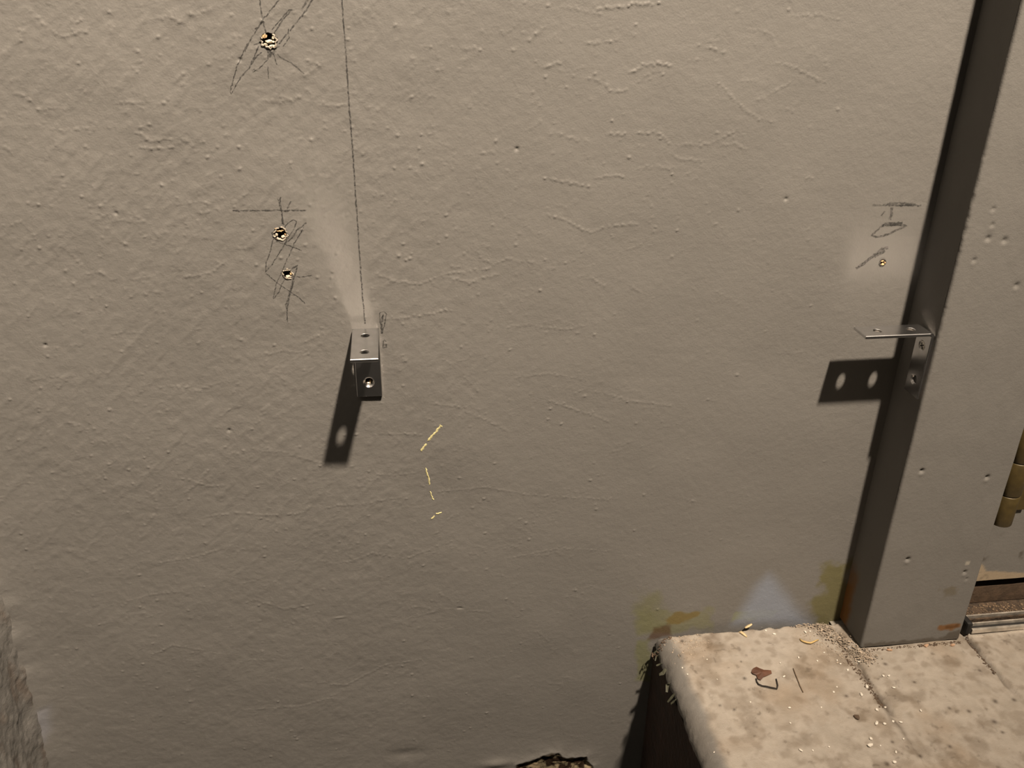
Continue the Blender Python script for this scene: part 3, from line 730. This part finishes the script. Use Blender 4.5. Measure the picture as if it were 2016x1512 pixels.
def screw(root, ver, hv, deep=.0006):
    c0 = Vector(ver(0, hv, T-deep)); n_ = (Vector(ver(0, hv, 1))-Vector(ver(0, hv, 0))).normalized()
    u_ = (Vector(ver(1, hv, 0))-Vector(ver(0, hv, 0))).normalized(); w_ = n_.cross(u_)
    off = root.location
    bm = bmesh.new(); n = 24
    prof = [(.0001, .00055), (.0016, .0005), (.0030, .0002), (.0034, -.0002), (.0024, -.0014), (.0018, -.012), (.0001, -.014)]
    R_ = [[bm.verts.new(c0+u_*(a*math.cos(6.2832*q/n))+w_*(a*math.sin(6.2832*q/n))+n_*b-off) for q in range(n)] for a, b in prof]
    for a, b in zip(R_[:-1], R_[1:]):
        for q in range(n): bm.faces.new((a[q], a[(q+1) % n], b[(q+1) % n], b[q]))
    s = obj('screw', bm, M_screw, root, True)
    bm = bmesh.new()
    for ang in (.5, .5+math.pi/2):
        d1 = u_*math.cos(ang)+w_*math.sin(ang); d2 = n_.cross(d1)
        vv = [bm.verts.new(c0+d1*(.0021*i)+d2*(.00042*j)+n_*k-off) for k in (.0001, .00066) for i, j in ((-1, -1), (1, -1), (1, 1), (-1, 1))]
        for f in ((0, 1, 2, 3), (4, 5, 6, 7), (0, 1, 5, 4), (1, 2, 6, 5), (2, 3, 7, 6), (3, 0, 4, 7)): bm.faces.new([vv[i] for i in f])
    obj('cross_recess', bm, M_slot, s)
r1, ver1 = bracket('corner_bracket', (-.0228, -.0006, .2905), (1, 0, 0), (0, -1, 0), (.0144, .0404), (.0140, .0403))
tag(r1, 'zinc corner bracket fixed to the wall at the foot of the long pencil line', 'bracket', 'zinc corner brackets')
screw(r1, ver1, .0140)
r2, ver2 = bracket('corner_bracket', (.3686, -.0257, .2838), (0, 1, 0), (-1, 0, 0), (.0135, .0383), (.0128, .0395))
tag(r2, 'zinc corner bracket fixed to the shaded side of the grey door post', 'bracket', 'zinc corner brackets')
screw(r2, ver2, .0128)

# ================================================================== SMALL LITTER ON THE LANDING
def ribbon(name, pts, w, t, m, lift=.0004, twist=0.0, taper=True, smooth=True):
    """curved sliver through 3-D points, base at first point"""
    P = [Vector(p) for p in pts]; org = P[0].copy()
    bm = bmesh.new(); rows = []
    for k, p in enumerate(P):
        d = (P[min(k+1, len(P)-1)]-P[max(k-1, 0)]).normalized(); s_ = d.cross(Vector((0, 0, 1))).normalized(); up = s_.cross(d)
        f = (.35+.65*math.sin(math.pi*(k+.4)/(len(P)-.2))) if taper else 1
        a = twist*k/len(P); s2 = s_*math.cos(a)+up*math.sin(a); u2 = s2.cross(d)
        c = p-org+Vector((0, 0, lift))
        rows.append([bm.verts.new(c+s2*w*.5*f*i+u2*t*.5*j) for i, j in ((-1, -1), (1, -1), (1, 1), (-1, 1))])
    for a, b in zip(rows[:-1], rows[1:]):
        for q in range(4): bm.faces.new((a[q], a[(q+1) % 4], b[(q+1) % 4], b[q]))
    bm.faces.new(rows[0]); bm.faces.new(rows[-1])
    o = obj(name, bm, m, None, smooth); o.location = org
    return o
def F3(px, dz=0.0):
    p = fp(px); return Vector((p[0], p[1], fhgt(p[0], p[1])+dz))
def flerp(a, b, n, arch=0.0):
    return [F3((a[0]+(b[0]-a[0])*k/n, a[1]+(b[1]-a[1])*k/n), arch*math.sin(math.pi*k/n)) for k in range(n+1)]
p0 = fp((1466, 1238)); pts = [Vector((p0[0]+.0066*k/5, p0[1]+.0015*k/5, -.0004+.0022*k/5+.0006)) for k in range(6)]
tag(ribbon('wood_shaving', pts, .0024, .0008, M_straw), 'pale straw-like shaving lying against the wall at the landing edge', 'shaving', 'shavings on the landing')
tag(ribbon('wood_shaving', flerp((1451, 1242), (1470, 1255), 6, .0008), .0026, .0008, M_straw), 'pale straw-like shaving lying flat just in front of the wall-side one', 'shaving', 'shavings on the landing')
cp = [(1574, 1260), (1578, 1264), (1583, 1266.5), (1589, 1268), (1595, 1268.6), (1601, 1266), (1606, 1263), (1611, 1261)]
tag(ribbon('wood_shaving', [F3(c, .0005+.0009*math.sin(math.pi*k/7)) for k, c in enumerate(cp)], .0014, .0010, M_curl), 'yellow curved shaving shaped like a smile on the landing', 'shaving', 'shavings on the landing')
# dry leaf scrap with a stem
lf = empty('dry_leaf', F3((1497, 1322))); base = lf.location.copy()
bm = bmesh.new()
out = [(985, 840), (1010, 825), (1035, 838), (1060, 850), (1085, 848), (1110, 850), (1116, 868), (1082, 884), (1060, 893), (1040, 912), (1020, 905), (1010, 880), (985, 872), (974, 860)]
ctr = bm.verts.new(F3((1200+1048*.2857, 1080+868*.2857), .0022)-base)
vs_ = [bm.verts.new(F3((1200+a*.2857, 1080+b*.2857), .0006+.0012*rg.random())-base) for a, b in out]
for k in range(len(vs_)): bm.faces.new((ctr, vs_[k], vs_[(k+1) % len(vs_)]))
r = bmesh.ops.extrude_face_region(bm, geom=bm.faces[:])
for e in r['geom']:
    if isinstance(e, bmesh.types.BMVert): e.co.z += .0003
obj('blade', bm, M_leaf, lf)
def thin(pix, w, m, name, parent=None, arch=.001):
    pts = [F3(p, .0004+arch*math.sin(math.pi*k/(len(pix)-1))) for k, p in enumerate(pix)]
    o = ribbon(name, pts, w, w*.8, m, taper=False)
    if parent is not None: o.location = o.location-parent.location; o.parent = parent
    return o
thin([(1200+a*.2857, 1080+b*.2857) for a, b in [(1008, 900), (1014, 925), (1025, 942), (1050, 955), (1075, 960), (1100, 967), (1130, 972), (1152, 976), (1157, 955), (1152, 930), (1146, 905)]], .0008, M_twig, 'stem', lf)
tag(lf, 'brown dry leaf scrap with a dark bent stem on the landing', 'leaf')
tag(thin([(1561, 1318), (1566, 1330), (1570, 1340), (1575, 1352), (1581, 1364)],   .0005, M_hair, 'twig', None, .0003), 'thin brown twig lying right of the dry leaf scrap', 'twig')
def lump(name, loc, sx, sy, sz, m, seed, rot=0):
    rg2 = random.Random(seed); bm = bmesh.new(); bmesh.ops.create_icosphere(bm, subdivisions=1, radius=1)
    for v_ in bm.verts:
        k = rg2.uniform(.72, 1.2); v_.co = Vector((v_.co.x*sx*k, v_.co.y*sy*k, (v_.co.z*k+.75)*sz))
    o = obj(name, bm, m); o.location = loc; o.rotation_euler.z = rot
    return o
tag(lump('pebble', F3((1686, 1414)), .0022, .0032, .0012, M_dirt, 3, .5), 'dark oval pebble on the landing near the bottom of the frame', 'pebble')
for (px, sx, sy, lab) in [((1823, 1272), .0030, .0018, 'orange-tan chip at the foot of the door post, the largest one'), ((1875, 1271), .0024, .0014, 'orange-tan chip at the foot of the door post, beside the rust stain'), ((1751, 1279), .0030, .0012, 'flat tan chip at the foot of the door post, nearest its left corner')]:
    tag(lump('wood_chip', F3(px), sx, sy, .0013, M_chip, int(px[0]), rng.uniform(-.3, .3)), lab, 'chip', 'chips along the post foot')
cr0 = lump('plaster_crumb', (0, 0, 0), .0015, .0013, .0009, M_crumb, 11); cr1 = lump('plaster_crumb', (0, 0, 0), .0018, .0010, .0008, M_crumb, 12)
used = [False, False]
spots = [(1480+a*.2659, 1200+b*.2659, s) for a, b, s in [(975, 490, 1), (1015, 490, 1), (1050, 580, 1), (850, 578, 1.5), (810, 635, 1.3), (605, 612, .8), (630, 573, .6), (237, 500, 1), (208, 402, .7), (165, 185, 1), (103, 160, .8), (345, 360, .9), (710, 450, .9), (655, 405, .8), (485, 382, .7), (992, 705, .9), (925, 748, 1.2), (920, 853, 1.5), (980, 853, 1.2), (1045, 832, .9), (1105, 825, 1), (1252, 745, 1), (880, 967, 1.2), (873, 1015, 1.8), (1122, 962, .8), (1065, 1062, 1), (1052, 1138, 1.4), (360, 1047, 1.2), (285, 843, .7), (278, 728, .9), (515, 723, .6), (395, 172, 1.2), (430, 165, .8), (630, 380, .8), (800, 375, 1), (820, 320, 1), (535, 320, .7), (570, 1020, .7), (950, 1015, .6)]]
spots += [(1200+a*.2857, 1080+b*.2857, s) for a, b, s in [(535, 870, .7), (740, 905, .5), (670, 770, .6), (970, 1060, .6), (500, 825, .7), (1240, 1095, .7), (1400, 1395, .7), (720, 1400, .6)]]
ORD = ['nearest', 'second', 'third', 'fourth', 'fifth', 'sixth', 'seventh', 'eighth', 'ninth', 'tenth', 'eleventh', 'twelfth', 'thirteenth', 'fourteenth', 'fifteenth', 'sixteenth', 'seventeenth', 'eighteenth', 'nineteenth', 'twentieth', 'twenty-first', 'twenty-second', 'twenty-third', 'twenty-fourth', 'twenty-fifth', 'twenty-sixth', 'twenty-seventh', 'twenty-eighth', 'twenty-ninth', 'thirtieth', 'thirty-first', 'thirty-second', 'thirty-third', 'thirty-fourth', 'thirty-fifth', 'thirty-sixth', 'thirty-seventh', 'thirty-eighth', 'thirty-ninth', 'fortieth']
spots.sort(key=lambda t: -fp(t[:2])[1])
count = {'left': 0, 'right': 0}
for k, (a, b, s) in enumerate(spots):
    q = k % 2; src = (cr0, cr1)[q]
    if used[q]:
        o = src.copy(); C.objects.link(o)
    else: o = src; used[q] = True
    o.location = F3((a, b)); s *= .88; o.scale = (s, s, s); o.rotation_euler.z = rng.uniform(0, 6)
    sd_ = 'left' if o.location.x < .3585 else 'right'
    w_ = ORD[count[sd_]]; count[sd_] += 1
    w_ = w_ + ' to' if w_ == 'nearest' else w_ + ' from'
    tag(o, 'white plaster crumb %s of the dark landing joint, %s the back wall' % (sd_, w_), 'crumb', 'white crumbs on the landing')
# sawdust and dirt heaped where wall, post and landing meet, and along the joint
bm = bmesh.new(); rg = random.Random(9)
def bits(bm, poly, n, smin, smax, lift=.0, pile=.0, mi=0):
    for k in range(n):
        while True:
            i = rg.randrange(len(poly)-1); t = rg.random()
            a = poly[i]; b = poly[i+1]; px = a[0]+(b[0]-a[0])*t+rg.gauss(0, a[2]); py = a[1]+(b[1]-a[1])*t+rg.gauss(0, a[2]*.7)
            p = fp((px, py))
            if p[1] < -.0022 and not (PX-.001 < p[0] < PX+PW and p[1] > -PD-.0005): break
        s = smin+(smax-smin)*rg.random()**2.5
        r = bmesh.ops.create_icosphere(bm, subdivisions=1, radius=s)
        for f_ in {f for v_ in r['verts'] for f in v_.link_faces}: f_.material_index = mi
        el = rg.uniform(.5, 2.2); an = rg.uniform(0, 3.14); z = fhgt(p[0], p[1])+s*.3+pile*rg.random()
        for v_ in r['verts']:
            x_, y_ = v_.co.x*el, v_.co.y*rg.uniform(.6, 1.2)
            v_.co = Vector((p[0]+x_*math.cos(an)-y_*math.sin(an), p[1]+x_*math.sin(an)+y_*math.cos(an), z+v_.co.z*.7))
bits(bm, [(1560, 1226, 6), (1600, 1226, 8), (1640, 1252, 9), (1690, 1285, 8), (1715, 1298, 6)], 1100, .0003, .0010, pile=.0018)
bits(bm, [(1590, 1240, 18), (1680, 1300, 16)], 380, .00025, .0007)
bits(bm, [(1310, 1262, 10), (1380, 1262, 14), (1340, 1300, 14)], 220, .00025, .0007)
bits(bm, [(1650, 1262, 3), (1670, 1300, 3), (1700, 1335, 4), (1720, 1365, 3), (1740, 1395, 3)], 221, .0003, .0009, mi=1)
bits(bm, [(1700, 1278, 3), (1800, 1272, 3), (1890, 1264, 3)], 156, .0003, .0009, mi=1)
bits(bm, [(1900, 1245, 2), (1930, 1290, 2), (1960, 1325, 3)], 117, .0003, .0009, mi=1)
bits(bm, [(1335, 1242, 3), (1400, 1237, 2), (1560, 1224, 2)], 78, .0003, .0009, mi=1)
bits(bm, [(1290, 1270, 4), (1320, 1250, 5)], 78, .0003, .0009, mi=1)
o = obj('floor_debris', bm, M_dust); o.data.materials.append(M_dirt)
tag(o, 'tan sawdust and dark dirt heaped where wall, post and landing meet', 'debris', kind='stuff')
# loose green-grey paint flakes hanging from the rounded edge
for k in (0, 1, 3, 4, 7, 9, 10):
    px = (1286+k*4.2+rng.uniform(-3, 3), 1296+k*13+rng.uniform(-5, 5)); y = -.010-.0055*k+rng.uniform(-.001, .001)
    pts = [Vector((.2035+rng.uniform(-.001, .001), y, -.010)), Vector((.2015, y+rng.uniform(-.002, .002), -.013)), Vector((.1995+rng.uniform(-.0015, .001), y+rng.uniform(-.003, .003), -.0155+rng.uniform(-.003, .002)))]
    o = ribbon('paint_flake', pts, rng.uniform(.0012, .004), .0003, M_flake, lift=0, smooth=False)
    o.parent = fl
